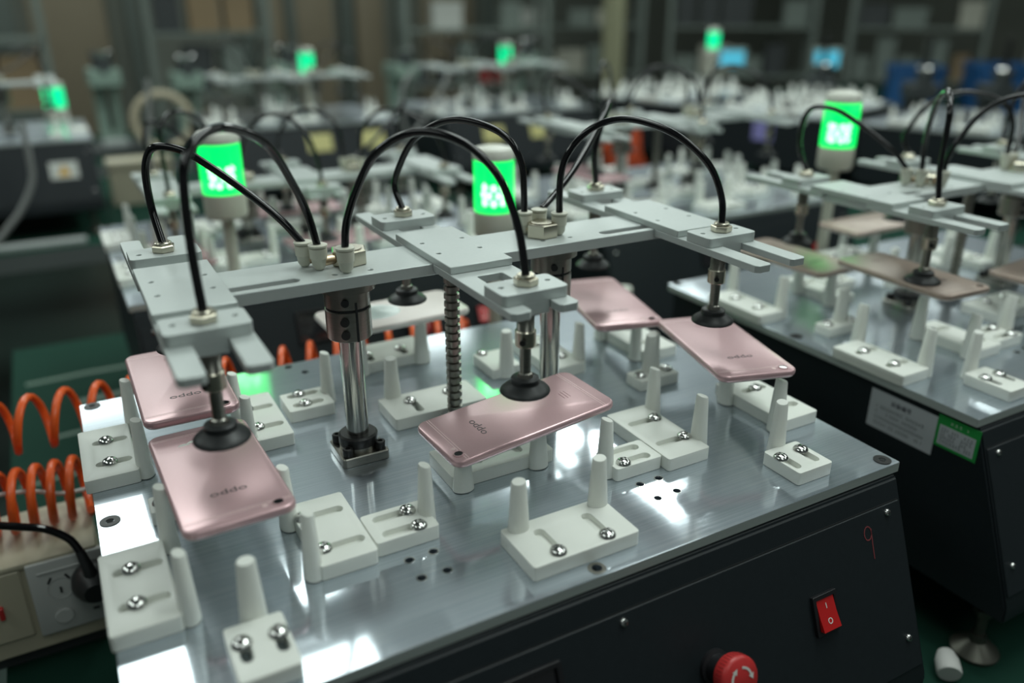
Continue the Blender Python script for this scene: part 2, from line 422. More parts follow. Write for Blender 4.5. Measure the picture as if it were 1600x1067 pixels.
    # dark display recess at the lower middle
    d = obj('display_frame', plate(rrect(-.024, .024, -.0235, .0235, .002, 3), [rrect(-.020, .020, -.0195, .0195)], 0, .004, .0007, 1), 'black_plastic', t)
    d.matrix_local = PANEL @ T(-.073, -.055, .001)
    obj('display_glass', box(-.02, .02, -.0195, .0195, 0, .0012), 'lens_black', d)
    # bearing flanges of the two guide shafts
    for x in (-.096, .097):
        if x < 0:
            f = obj('shaft_flange', many(plate(rrect(-.0205, .0205, -.0205, .0205, .003, 3), [], 0, .009, .0008, 1), cyl(.0165, .009, .013, 28)), 'steel_dark', t, loc=(x, .009, 0))
            obj('seal_ring', lathe([(.0165, .013), (.0168, .0135), (.0168, .021), (.015, .0225), (.0105, .0225)], 30), 'oxide', f)
            for bx, by in ((-1, -1), (1, -1), (1, 1), (-1, 1)):
                obj('cap_bolt', lathe([(.0042, .009), (.0044, .0095), (.0044, .0155), (.0038, .0163), (.0022, .0163), (.0020, .0148)], 16), 'oxide', f, loc=(bx * .0145, by * .0145, 0))
        else: again(f, t, (x, .009, 0))
    obj('screw_bearing', lathe([(.016, 0), (.016, .006), (.0125, .008), (.0125, .014)], 24), 'oxide', t, loc=(-.002, .012, 0))
    return t

# ------------------------------------------------------------------ lifting frame with suction cups
ARMS = {'left': (-.2185, .09, -.088), 'middle': (-.006, .107, -.1235), 'right': (.2155, .113, -.08)}
BV0, BV1 = -.022, .038
ZT = .1716
HOSES = {
 'L2': [(-.2185, -.088, .186), (-.219, -.083, .221), (-.218, -.082, .26), (-.214, -.078, .278), (-.203, -.068, .289), (-.187, -.053, .292), (-.168, -.035, .285), (-.149, -.017, .27), (-.132, -.001, .24), (-.122, .006, .216), (-.1165, .007, .190)],
 'L1': [(-.2185, .09, .186), (-.221, .104, .213), (-.221, .105, .24), (-.217, .102, .255), (-.211, .096, .261), (-.198, .085, .26), (-.185, .073, .253), (-.159, .05, .231), (-.138, .032, .21), (-.124, .021, .190)],
 'M2': [(-.006, -.1235, .186), (-.007, -.117, .213), (-.011, -.111, .235), (-.018, -.103, .256), (-.031, -.088, .273), (-.048, -.069, .281), (-.064, -.05, .278), (-.08, -.031, .262), (-.091, -.018, .235), (-.098, -.011, .21), (-.1005, -.0105, .190)],
 'M1': [(-.006, .107, .186), (-.009, .117, .206), (-.004, .112, .227), (.005, .102, .248), (.02, .084, .264), (.036, .066, .269), (.056, .043, .263), (.068, .030, .251), (.074, .023, .232), (.0755, .022, .21), (.076, .022, .190)],
 'R2': [(.2155, -.08, .186), (.219, -.073, .207), (.209, -.066, .234), (.189, -.053, .256), (.166, -.038, .269), (.144, -.023, .273), (.123, -.01, .265), (.108, .0, .246), (.102, .004, .224), (.1015, .004, .190)],
 'R1': [(.2155, .113, .186), (.2115, .112, .2184), (.2183, .111, .2473), (.2245, .108, .2665), (.2215, .1035, .270), (.2047, .092, .2554), (.1718, .07, .231), (.1411, .05, .2125), (.1094, .0315, .1975), (.0975, .027, .1915)],
}
def make_frame(label, group):
    t = thing('lifting_frame', label, 'frame', group=group)
    bh = [slot(-.186, -.0095, .098, .011), slot(.186, -.0095, .098, .011)]
    bh += [circ(x, y, .0022, 10) for x, y in ((-.11, -.011), (-.082, -.012), (.079, -.006), (.106, -.007))]
    obj('beam', plate(rrect(-.243, .2405, BV0, BV1, .002, 2), bh, ZT - .0095, ZT, .0005, 1), 'alu', t)
    for x in (-.096, .097):
        if x < 0:
            sh = obj('guide_shaft', cyl(.0094, .0, ZT - .0095, 28), 'steel', t, loc=(x, .009, 0))
            obj('shaft_collar', many(lathe([(.0178, .112), (.0185, .1127), (.0185, .1365), (.0178, .137)], 36), lathe([(.0178, .139), (.0185, .1395), (.0185, .153)], 36), lathe([(.0235, .1535), (.0235, .1621)], 36)), 'steel_dark', sh)
            obj('collar_slit', many(cyl(.0176, .1365, .1395, 30), box(.0005, .0024, -.01875, -.0005, .112, .1455)), 'black_gap', sh, rot=(0, 0, -.02))
            for z in (.119, .130):
                cb = cyl(.0036, 0, .0016, 14); bmesh.ops.transform(cb, matrix=T(-.0085, -.0172, z) @ R(PI / 2, 'X') @ R(-.45, 'Y'), verts=cb.verts)
                c = obj('clamp_bolt', cb, 'oxide', sh)
            cb = cyl(.0032, 0, .0012, 12); bmesh.ops.transform(cb, matrix=T(-.0075, -.0178, .146) @ R(PI / 2, 'X') @ R(-.42, 'Y'), verts=cb.verts)
            obj('set_screw', cb, 'black_gap', sh)
        else: again(sh, t, (x, .009, 0))
    # lead screw
    prof = []; z = .004
    while z < ZT - .012:
        prof += [(.0047, z), (.0069, z + .0007), (.0069, z + .0047), (.0047, z + .0054)]; z += .0072
    ls = new(); n = 20; turns = []
    obj('lead_screw', lathe(prof, 20), 'steel_dark', t, loc=(-.002, .012, 0))
    first = True
    for an, (ax, yb, yf) in ARMS.items():
        if first:
            cp = obj('cross_plate', plate(rrect(-.0272, .0272, -.055, .058, .0006, 1), [circ(x, y, .0021, 10) for x, y in ((-.019, .018), (.018, .018), (-.019, -.016), (.018, -.016))], ZT, ZT + .006, .0004, 1), 'alu', t, loc=(ax, 0, 0))
            # forks: plate with an open slot towards its end and one window
            def fork(sgn, y0, y1):
                o = [(-.0272, y0), (.0272, y0), (.0272, y1 - .003), (.0242, y1), (.0135, y1), (.0110, y1 - .0025), (.0110, y0 + .046), (.0095, y0 + .0445), (-.0095, y0 + .0445), (-.0110, y0 + .046), (-.0110, y1 - .0025), (-.0135, y1), (-.0242, y1), (-.0272, y1 - .003)]
                if sgn < 0: o = [(x, -y) for x, y in o][::-1]
                return plate(o, [], ZT - .0062, ZT - .0001, .0004, 1)
            ff = obj('fork_plate', fork(-1, .0225, .153), 'alu', t, loc=(ax, 0, 0))
            fb = obj('fork_plate', fork(1, .0385, .168), 'alu', t, loc=(ax, 0, 0))
        else:
            again(cp, t, (ax, 0, 0)); again(ff, t, (ax, 0, 0)); again(fb, t, (ax, 0, 0))
        for y, sg in ((yf, -1), (yb, 1)):
            if first:
                mt = obj('suction_mount', many(plate(rrect(-.0268, .0268, -.0158, .0158, .0042, 4), [circ(-.019, .002, .0022, 10), circ(.019, .002, .0022, 10)], ZT, ZT + .0082, .0005, 1), box(-.0104, .0104, -.0157, .0157, ZT - .0095, ZT + .0002, .0004, 1)), 'alu', t, loc=(ax, y, 0))
                obj('hex_nut', many(hexn(.0092, ZT + .0082, ZT + .0138), cyl(.0066, ZT + .0136, ZT + .0162, 20, .0006)), 'nickel', mt, rot=(0, 0, .3))
                th = []
                zz = .1455
                while zz < .1618: th += [(.0062, zz), (.0066, zz + .0005), (.0062, zz + .001)]; zz += .001
                obj('threaded_stem', lathe(th, 20), 'steel_dark', mt)
                obj('lock_nut', lathe([(.0066, .1325), (.0078, .1335), (.0078, .1448), (.0070, .1458)], 26), 'nickel', mt)
                ss = cyl(.0022, 0, .003, 12); bmesh.ops.transform(ss, matrix=T(-.0055, -.0062, .1388) @ R(PI / 2, 'X') @ R(-.7, 'Y'), verts=ss.verts)
                obj('grub_screw', ss, 'oxide', mt)
                obj('plunger_rod', many(cyl(.0043, .108, .134, 18), lathe([(.0058, .1075), (.0062, .1083), (.0055, .111), (.0043, .112)], 20)), 'steel_dark', mt)
                obj('suction_cup', lathe([(.0186, .0962), (.0189, .0968), (.0186, .0978), (.0165, .0998), (.0130, .1020), (.0108, .1032), (.0104, .1042), (.0108, .1052), (.0106, .1072), (.0092, .1082), (.006, .1084)], 40), 'rubber', mt)
                mt0 = mt; first = False
            else: again(mt0, t, (ax, y, 0), (0, 0, 0 if sg < 0 else PI))
    # manifolds and elbows
    mf = obj('air_manifold', many(hexn(.0150, ZT, ZT + .0125, .001), cyl(.0105, ZT + .0122, ZT + .0132, 20)), 'nickel', t, loc=(-.0905, .0125, 0), rot=(0, 0, .25))
    again(mf, t, (.0862, .0085, 0), (0, 0, .1))
    ends = {'L2': (-.1165, .007), 'L1': (-.124, .021), 'M2': (-.1005, -.0105), 'M1': (.076, .022), 'R2': (.1015, .004), 'R1': (.093, .0245)}
    for k, (ex, ey) in ends.items():
        cx, cy = (-.0905, .0125) if ex < 0 else (.0862, .0085)
        e = obj('elbow_fitting', many(lathe([(.0030, ZT + .0005), (.0052, ZT + .0035), (.0058, ZT + .0085), (.0066, ZT + .0095), (.0070, ZT + .0175), (.0058, ZT + .0180)], 22), lathe([(.0068, ZT + .0183), (.0074, ZT + .0188), (.0074, ZT + .0202), (.0064, ZT + .0206)], 22)), 'fitting', t, loc=(ex, ey, 0), rot=((0.0, 0.0, 0.0)))
        d = Vector((cx - ex, cy - ey, 0)); d.normalize()
        obj('nipple', tube([Vector((0, 0, ZT + .0062)) + d * .003, Vector((0, 0, ZT + .0062)) + d * .0125], .0042, 12), 'brass', e)
        h = obj('air_hose', tube(spline(HOSES[k], 7), .0030, 12), 'hose', t)
    return t

# ------------------------------------------------------------------ jig blocks
BLOCKS = {
 # name: (u0,u1,v0,v1), slot axis, [slot centres], slot length, [screws], [posts], through
 'b1': ((-.309, -.268, .052, .144), 'x', [(-.285, .116), (-.285, .076)], .034, [(-.288, .116), (-.288, .076)], [(-.2635, .062), (-.2635, .148)], 0),
 'b2': ((-.307, -.265, -.147, -.057), 'x', [(-.284, -.083), (-.284, -.122)], .034, [(-.288, -.083), (-.2885, -.122)], [(-.2605, -.138), (-.2605, -.053)], 0),
 'b3': ((-.246, -.210, -.222, -.172), 'y', [(-.2375, -.196), (-.2165, -.197)], .022, [(-.238, -.190), (-.2165, -.191)], [(-.226, -.166)], 1),
 'b4': ((-.176, -.1345, -.143, -.059), 'x', [(-.156, -.081), (-.154, -.124)], .032, [(-.1705, -.080), (-.168, -.124)], [(-.179, -.134), (-.1785, -.069)], 0),
 'b5': ((-.1335, -.085, -.137, -.0995), 'x', [(-.110, -.109), (-.110, -.129)], .033, [(-.099, -.109), (-.099, -.131)], [(-.0865, -.116)], 0),
 'b6': ((-.050, .0385, -.214, -.164), 'y', [(-.026, -.193), (.015, -.193)], .034, [(-.026, -.206), (.015, -.2065)], [(-.037, -.169), (.0315, -.170)], 0),
 'b7': ((.073, .1195, -.138, -.106), 'x', [(.097, -.114), (.097, -.130)], .030, [(.084, -.1315)], [(.0715, -.123)], 0),
 'b8': ((.1205, .165, -.146, -.0545), 'x', [(.142, -.081), (.142, -.121)], .030, [(.156, -.081), (.157, -.121)], [(.168, -.0625), (.1685, -.127)], 0),
 'b9': ((.199, .2375, -.2145, -.174), 'y', [(.206, -.195), (.228, -.194)], .026, [(.204, -.189), (.229, -.187)], [(.2195, -.169)], 0),
 'b10': ((.2545, .299, -.143, -.052), 'x', [(.280, -.079), (.280, -.121)], .030, [(.282, -.079)], [(.2515, -.071), (.252, -.137)], 0),
 'b11': ((.1925, .2415, -.013, .013), 'x', [], .02, [(.200, -.001), (.2345, 0)], [(.2165, .0055), (.223, .0085)], 0),
 'b12': ((.2415, .286, .045, .135), 'x', [(.265, .07)], .03, [(.268, .112)], [(.2385, .058), (.2385, .125)], 0),
 'b13': ((.1305, .1715, .055, .145), 'x', [(.150, .081), (.150, .12)], .03, [(.157, .081), (.157, .12)], [(.1705, .068), (.171, .135)], 0),
 'b14': ((.0755, .110, .084, .132), 'x', [], .02, [(.085, .128)], [(.0925, .0865)], 0),
 'b15': ((-.050, .0455, -.084, -.036), 'y', [(-.02, -.062), (.018, -.062)], .024, [(-.02, -.05), (.018, -.05)], [(-.0415, -.0865), (.0295, -.085)], 0),
 'b16': ((-.053, .0405, .030, .078), 'y', [(-.025, .049), (.015, .05)], .026, [(-.027, .060), (.014, .061)], [(-.0375, .0785)], 1),
 'b17': ((-.047, .0395, .162, .213), 'y', [(-.025, .180), (.0135, .181)], .024, [(-.026, .184), (.013, .185)], [(.029, .163), (-.04, .163)], 1),
 'b18': ((-.1335, -.0905, .092, .133), 'x', [(-.113, .125), (-.113, .104)], .030, [(-.116, .1255), (-.116, .103)], [(-.0885, .122)], 0),
 'b19': ((-.1735, -.1405, .052, .147), 'x', [(-.155, .117), (-.155, .077)], .026, [(-.1675, .117), (-.1665, .077)], [(-.1765, .116), (-.177, .062)], 0),
 'b20': ((-.268, -.214, -.020, .004), 'x', [], .02, [(-.2595, -.008), (-.222, -.008)], [(-.236, -.004), (-.229, -.0015)], 0),
}
WHERE = {
 'b1': 'two posts, rear of the left edge', 'b2': 'two posts, front of the left edge', 'b3': 'one post, front left corner',
 'b4': 'two posts, right of the front left cup', 'b5': 'one post, left end, front middle station', 'b6': 'two posts, middle of the front edge',
 'b7': 'one post, right end, front middle station', 'b8': 'two posts, left of the front right cup', 'b9': 'one post, front right corner',
 'b10': 'two posts, front of the right edge', 'b11': 'twin posts, between the two right cups', 'b12': 'two posts, rear of the right edge',
 'b13': 'two posts, left of the rear right cup', 'b14': 'one post, right end, rear middle station', 'b15': 'two posts, just in front of the lead screw',
 'b16': 'one post, just behind the lead screw', 'b17': 'two posts, middle of the rear edge', 'b18': 'one post, left end, rear middle station',
 'b19': 'two posts, right of the rear left cup', 'b20': 'twin posts, between the two left cups'}
LABEL_A = {
 'b1': 'white nylon block with two posts at the left edge, beside rear left pink phone',
 'b2': 'white nylon block with two posts at the left edge, nearest the socket',
 'b3': 'white nylon jig block with dark through slots, single post, lowest in the photo',
 'b4': 'white nylon block with two posts touching the right of front left phone',
 'b5': 'one-post white nylon block butted against the two-post block, left of the four front holes',
 'b6': 'large white nylon block with two posts above the countersunk front hole',
 'b7': 'small white nylon block with one tall post at the central phone',
 'b8': 'two-post white nylon block right of the central phone, behind four drilled holes',
 'b9': 'small white nylon block with one post at the front right corner',
 'b10': 'white nylon jig block under the camera end of the rightmost pink phone',
 'b11': 'small grey-white nylon block with twin thick posts between the two right pink phones',
 'b12': 'white nylon block half hidden behind the rear right pink phone',
 'b13': 'white nylon block with posts left of the rear right pink phone, behind the shaft',
 'b14': 'small white nylon block with one post between lead screw and right shaft',
 'b15': 'white nylon jig block lying under the logo end of the central pink phone',
 'b16': 'white nylon jig block crossed by the lead screw, one post at its left',
 'b17': 'white nylon jig block at the rear edge below the white phone, front machine',
 'b18': 'small white nylon block with one post left of the left guide shaft',
 'b19': 'white nylon block with green sheen right of the rear left pink phone',
 'b20': 'small white nylon block hidden between the two left pink phones, post tops showing'}
screw0 = None
def post_bm(ang):
    bm = lathe([(.0096, 0), (.0093, .005), (.0062, .0500), (.0055, .0510)], 20, 0.95, 0.72)
    for v in bm.verts:
        if v.co.z > .048: v.co.z += v.co.y * .22
    bmesh.ops.transform(bm, matrix=R(ang, 'Z'), verts=bm.verts)
    return bm
def make_block(key, label, group):
    global screw0
    (u0, u1, v0, v1), ax, sl, ln, sc, po, thr = BLOCKS[key]
    cx, cy = (u0 + u1) / 2, (v0 + v1) / 2
    t = thing('jig_block', label, 'jig block', (cx, cy, .0003), 0, group)
    hs = []
    for x, y in sl:
        x0 = x - cx; y0 = y - cy
        lim = ((u1 - u0) if ax == 'x' else (v1 - v0)) / 2 - .003
        c = x0 if ax == 'x' else y0
        l2 = min(ln, 2 * (lim - abs(c)))
        hs.append(slot(x0, y0, l2, .0086 if not thr else .0074, ax))
    o = rrect(u0 - cx, u1 - cx, v0 - cy, v1 - cy, .0025, 3)
    if thr or not hs: bm = plate(o, hs, 0, .0115, .0009, 2)
    else: bm = many(plate(o, hs, .0068, .0115, .0008, 2, False), plate(o, [], 0, .0068, .0))
    obj('base', bm, 'nylon', t)
    for x, y in po:
        horiz = (u0 + .003 < x < u1 - .003)
        p_ = obj('post', post_bm(0 if horiz else PI / 2), 'nylon', t, loc=(x - cx, y - cy, 0.0004))
        if key == 'b15': p_.scale.z = .70 if x < 0 else .85
    for i, (x, y) in enumerate(sc):
        if screw0 is None:
            screw0 = obj('screw', lathe([(.0062, 0), (.0065, .0005), (.0060, .0018), (.0047, .0031), (.0028, .0039), (.0006, .0042)], 22), 'chrome', t)
            obj('cross_recess', many(box(-.0030, .0030, -.0006, .0006, .0028, .0041), box(-.0006, .0006, -.0030, .0030, .0028, .0041)), 'black_gap', screw0)
            s = screw0
        else: s = again(screw0, t)
        s.location = (x - cx, y - cy, .0115); s.rotation_euler = (0, 0, random.uniform(0, PI))
    return t

# ------------------------------------------------------------------ phones
def make_phone(label, col, line, group):
    t = thing('smartphone', label, 'phone', group=group)
    W2, L2, r = .0371, .0759, .0095
    obj('body', plate(rrect(-W2, W2, -L2, L2, r, 6), [], .0008, .0070, .0020, 3), col, t)
    obj('front_glass', plate(rrect(-W2 + .0012, W2 - .0012, -L2 + .0012, L2 - .0012, r - .001, 5), [], 0, .0012, .0004, 1), 'white_glass', t)
    for y in (.0655, .0635, -.0655, -.0635):
        obj('antenna_line', box(-W2 + .0024, W2 - .0024, y - .0003, y + .0003, .0069, .00704), line, t, smooth=0)
    c = obj('camera_ring', plate(circ(0, 0, .0044, 24), [circ(0, 0, .0034, 24)], .0068, .0078, .0002, 1), col, t, loc=(-.0255, .0675, 0))
    obj('camera_lens', cyl(.0035, .0066, .00735, 20), 'lens_black', c)
    obj('flash', cyl(.0019, .0068, .0071, 14), line, t, loc=(-.0165, .0675, 0))
    text('oppo', .0098, t, 'logo', (0, .037, .0070), name='logo_lettering', sx=1.25)
    for k, (wd, y) in enumerate(((.012, -.045), (.017, -.0478), (.015, -.0506))):
        text('o' * 1 + 'ooooooooooo'[:int(wd * 700)], .0016, t, 'fine_print', (0, y, .0070), name='fine_print', sx=1.2)
    return t

# ------------------------------------------------------------------ stack lights
def stack_light(x, y, zc, label, r=.0265, base_z=TABLE_Z, far=False, group='green stack lights'):
    t = thing('stack_light', label, 'signal lamp', (x, y, base_z), 0, group)
    z = zc - base_z
    n = 28
    h = .033
    obj('pole', many(cyl(.0085, .004, z - h - .03, 18), lathe([(.024, 0), (.024, .004), (.012, .008)], 20)), 'ivory', t)
    obj('lamp_base', lathe([(.010, z - h - .036), (r * .9, z - h - .034), (r, z - h - .030), (r, z - h - .004), (r * .96, z - h)], n), 'ivory', t)
    if far:
        obj('lens', lathe([(r * .95, z - h), (r * .95, z + h)], 20), 'lens_far', t)
    else:
        prof = []
        k = 13
        for i in range(k):
            a = z - h + 2 * h * i / k; b = 2 * h / k
            prof += [(r * .955, a), (r * .98, a + b * .25), (r * .98, a + b * .75), (r * .955, a + b * .98)]
        obj('lens', lathe(prof, n), 'lens_green', t)
        ds = []
        for i in range(6):
            for j in range(3):
                a = 2 * PI * (i + .5 * (j % 2)) / 6
                s = new(); bmesh.ops.create_uvsphere(s, u_segments=8, v_segments=6, radius=.0046)
                bmesh.ops.transform(s, matrix=T(r * .47 * math.cos(a), r * .47 * math.sin(a), z - h + .0105 + j * .0098), verts=s.verts); ds.append(s)
        obj('led_cluster', many(*ds), 'led', t)
        obj('lamp_core', cyl(r * .46, z - h, z + h - .002, 20), 'lens_core', t)
    obj('lamp_cap', lathe([(r, z + h), (r * 1.01, z + h + .002), (r * 1.0, z + h + .009), (r * .9, z + h + .0135), (r * .5, z + h + .016), (.001, z + h + .0165)], n), 'ivory_cap', t)
    return t

def put(root, x, y, z, rz=0.0, base=(0, 0)):
    root.location = (x, y, z); root.rotation_euler = (0, 0, rz); return root
def retag(root, label): root['label'] = label; return root

# ------------------------------------------------------------------ the front machine and its repeats
GM, GF, GB, GP = 'suction test machines', 'lifting frames with suction cups', 'white nylon jig blocks', 'smartphones under test'
mach0 = make_machine('charcoal bench machine nearest the camera with red knob and red rocker switch', GM)
frame0 = make_frame('satin aluminium lifting frame of the nearest machine, over the pink phones', GF)
blocks0 = {k: make_block(k, LABEL_A[k], GB) for k in BLOCKS}

# marks only this machine carries
pl = [(-.003 + .0042 * math.cos(a), .0058 * math.sin(a) + .006) for a in [math.radians(d) for d in range(-20, 345, 15)]]
nine = [pl + [(.0012, .0035)], [(.0014, .009), (.0008, -.004), (.0006, -.017)]]
n9 = obj('red_number_nine', strokes(nine, .0009, 0, .0002), 'mark_red', mach0, smooth=0)
n9.matrix_local = PANEL @ T(.2575, -.0425, .0013)

def phone_at(o, c, ang, tilt_l=0.0, tilt_w=0.0):
    """c = centre of the underside; ang = heading of the camera end"""
    o.rotation_mode = 'XYZ'
    m = R(ang - PI / 2, 'Z') @ R(tilt_l, 'X') @ R(tilt_w, 'Y')
    o.rotation_euler = m.to_euler(); o.location = c
    return o
ph = make_phone('pink phone lying across the centre of the plate under the front middle suction cup', 'rose', 'rose_line', GP)
def phone(label, **k): return retag(again(ph, None), label)
phone_at(ph, (.0125, -.078, .0455), PI + .042, -.087, .0)
phone_at(phone('front left pink phone, camera at its right corner, nearest the socket'), (-.2205, -.050, .046), -PI / 2 + .03, .02, 0)
phone_at(phone('pink phone at the rear left, half under the aluminium arm, white printing specks'), (-.2225, .1035, .055), -PI / 2 + .0, 0, 0)
phone_at(phone('rightmost pink phone of the front machine, in the front right station'), (.2435, -.067, .057), -PI / 2 - .285, .02, 0)
phone_at(phone('pink phone at the rear right behind the right guide shaft'), (.2215, .0945, .054), -PI / 2 - .25, 0, 0)
pw = thing('smartphone', 'white-backed phone with a round grey film disc at the rear of the plate', 'phone', (.004, .178, .0535), 0.03, GP)
obj('body', plate(rrect(-.0759, .0759, -.0371, .0371, .0095, 6), [], 0, .0070, .0020, 3), 'pinkwhite', pw)
obj('film_disc', lathe([(.0265, .0069), (.026, .0073), (.014, .0074), (.004, .0086), (.0005, .0088)], 28, 1.0, .8), 'film', pw, loc=(-.017, .003, 0))
obj('edge_rim', plate(rrect(-.0763, .0763, -.0375, .0375, .0098, 6), [rrect(-.0758, .0758, -.037, .037, .0095, 6)], .002, .0045, .0002, 1), 'white_glass', pw)

# ---- neighbours
def machine_copy(dx, dy, dz_frame, m_label, f_label, m_phrase, keys, rz=0.0):
    mm = retag(again(mach0, None), m_label); 
    for ch in list(mm.children):
        if ch.name.startswith('red_number'): bpy.data.objects.remove(ch)
    c, s = math.cos(rz), math.sin(rz)
    put(mm, dx, dy, 0, rz)
    if f_label: put(retag(again(frame0, None), f_label), dx, dy, dz_frame, rz)
    for k in keys:
        b = retag(again(blocks0[k], None), 'white jig block, ' + WHERE[k] + ', ' + m_phrase)
        x, y = blocks0[k].location[0], blocks0[k].location[1]
        put(b, dx + c * x - s * y, dy + s * x + c * y, .0003, rz)
    return mm
ALL = list(BLOCKS)
BX, BY, BZ = .741, .015, -.0135
mB = machine_copy(BX, BY, BZ, 'charcoal bench machine at the right with white and green labels on its dark side',
                  'aluminium lifting frame of the right-hand machine, over the gold phones', 'right-hand machine', [k for k in ALL if k not in ('b9', 'b10', 'b12')])
def side_label(parent, y0, y1, z0, z1, m, name, bands):
    """paper stuck on the -x side wall of a cabinet; local x of the paper runs to -y"""
    o = obj(name, box(0, abs(y1 - y0), 0, z1 - z0, 0, .0004), m, parent, smooth=0)
    o.matrix_local = Matrix(((0, 0, -1, -.3012), (-1, 0, 0, y0), (0, 1, 0, z0), (0, 0, 0, 1)))
    for nm, bm, mm in bands: obj(nm, bm, mm, o, smooth=0)
    return o
def rows(x0, x1, y0, y1, n, gap, seed, z=.00035):
    rnd = random.Random(seed); bms = []
    for i in range(n):
        y = y1 - (y1 - y0) * (i + .5) / n; x = x0
        while x < x1:
            wdt = rnd.uniform(.0012, .003); hh = rnd.uniform(.0010, .0018)
            if rnd.random() > .18: bms += [box(x, x + wdt, y - hh, y - hh + .0004, z, z + .00015), box(x + wdt * .4, x + wdt * .4 + .0004, y - hh, y + hh, z, z + .00015), box(x, x + wdt * .8, y + hh - .0004, y + hh, z, z + .00015)]
            x += wdt + gap
    return many(*bms)
lw = side_label(mB, -.108 - BY + .012, -.186 - BY + .012, -.060, -.0165, 'paper_white', 'white_label', [('small_print', rows(.008, .066, .004, .029, 4, .0008, 3), 'paper_ink')])
obj('lettering', text_mesh('设备编号', .0062), 'paper_ink', lw, smooth=0, loc=(.037, .0345, .0005))
side_label(mB, -.1865 - BY + .012, -.231 - BY + .012, -.0465, -.0125, 'label_green', 'green_label', [('white_field', box(.003, .041, .003, .024, .0002, .00055), 'paper_white'), ('small_print', rows(.005, .038, .005, .022, 4, .0006, 5, .0005), 'paper_ink'), ('lettering', rows(.010, .034, .0265, .031, 1, .002, 8), 'white_mark')])

gp = make_phone('champagne gold phone held by the front left suction cup of the right-hand machine', 'gold', 'gold_line', GP)
phone_at(gp, (.541, -.045, .0755), -PI / 2 - .05, 0, 0)
def gphone(label): return retag(again(gp, None), label)
phone_at(gphone('champagne gold phone with green lamp sheen, rear left station of the right-hand machine'), (.532, .118, .055), -PI / 2 + .05, 0, 0)
phone_at(gphone('pale gold phone at the rear middle of the right-hand machine, behind its beam'), (.765, .185, .055), 0.03, 0, 0)
phone_at(gphone('gold phone at the right frame edge on the right-hand machine'), (.765, -.075, .055), PI + .1, 0, 0)

CX, CY, CZ = .072, .742, -.073
mC = machine_copy(CX, CY, CZ, 'charcoal bench machine directly behind the nearest one', 'aluminium lifting frame lowered on the machine directly behind the nearest one',
                  'machine behind the nearest', ALL)
phone_at(phone('pink phone on the machine behind, seen through the left hoses'), (-.147, .66, .0155), -PI / 2 + .1)
phone_at(phone('pink phone on the machine behind, beyond the two elbow fittings'), (.085, .635, .0155), PI + .1)
phone_at(phone('pink phone at the rear middle of the machine behind the nearest'), (.085, .86, .0155), PI - .05)
DX = CX + .741
mD = machine_copy(DX, CY, -.03, 'charcoal bench machine behind the right-hand one', 'aluminium lifting frame of the machine behind the right-hand one',
                  'machine behind right-hand one', ALL)
phone_at(phone('pink phone on the machine behind the right-hand one, front left station'), (DX - .22, CY - .07, .062), -PI / 2 + .1)

# ------------------------------------------------------------------ worktables
def table(x0, x1, y0, y1, label, group='worktables with green mats'):
    t = thing('worktable', label, 'table', ((x0 + x1) / 2, (y0 + y1) / 2, FLOOR_Z), 0, group)
    cx, cy = (x0 + x1) / 2, (y0 + y1) / 2; H = TABLE_Z - FLOOR_Z
    hx, hy = (x1 - x0) / 2, (y1 - y0) / 2
    obj('green_mat', box(-hx, hx, -hy, hy, H - .003, H, .001, 1), 'mat_green', t)
    obj('tabletop', box(-hx, hx, -hy, hy, H - .055, H - .003, .002, 1), 'table_edge', t)
    for a in (-1, 1):
        for b in (-1, 1):
            obj('leg', box(a * (hx - .06) - .025, a * (hx - .06) + .025, b * (hy - .06) - .025, b * (hy - .06) + .025, 0, H - .055, .003, 1), 'table_leg', t)
    return t
tb1 = table(-.422, 1.75, -.40, 1.17, 'green-matted worktable carrying the nearest machine')
for x0, x1, y, wd in ((-.40, -.20, .98, .012), (-.32, -.17, .86, .018), (-.36, -.25, .74, .009), (-.41, -.30, .60, .008)):
    st = strokes([[(x0, y), ((x0 + x1) / 2, y + .006), (x1, y + .002)]], wd, 0, .0003)
    obj('worn_streak', st, 'mat_line', tb1, smooth=0, loc=(-tb1.location.x, -tb1.location.y, TABLE_Z - FLOOR_Z))
tb2 = table(-2.2, 1.55, 1.93, 2.95, 'green-matted worktable of the second row at the left rear')

# ------------------------------------------------------------------ left side: trunking, socket, hoses
tr = thing('cable_trunking', 'beige sheet metal cable trunking with sockets left of the nearest machine', 'cable duct', (-.40, .25, TABLE_Z))
H0 = -TABLE_Z
obj('duct_body', box(-.25, .082, -.046, .05, .022, H0 - .146, .002, 1), 'beige', tr)
obj('duct_cover', box(-.252, .083, -.05, .052, H0 - .147, H0 - .14, .002, 2), 'beige', tr)
obj('base_rail', box(-.25, .08, -.03, .04, 0, .022, .001, 1), 'dark_grey', tr)  # dark recessed base stands in for the shadow gap under the duct
sk = obj('socket_plate', box(-.0345, .0345 + .0065, 0, .0075, -.0425, .0425, .002, 2), 'outlet', tr, loc=(.053, -.0535, H0 - .1855))
obj('top_ridge', box(-.026, .014, -.0015, 0, .0300, .0325, .0005, 1), 'outlet', sk)
for nm, dx, dz, an in (('pin_slot', -.0165, .0205, .5), ('pin_slot', -.0005, .0205, -.5), ('pin_slot', -.0085, .007, 0)):
    b_ = box(-.001, .001, -.0006, .001, -.0036, .0036); obj(nm, b_, 'black_gap', sk, loc=(dx, 0, dz), rot=(0, an, 0))
rb = cyl(.0085, -.0016, .0, 24, .0005); bmesh.ops.transform(rb, matrix=R(PI / 2, 'X'), verts=rb.verts)
obj('round_button', rb, 'outlet', sk, loc=(-.011, -.0005, -.024), rot=(PI, 0, 0))
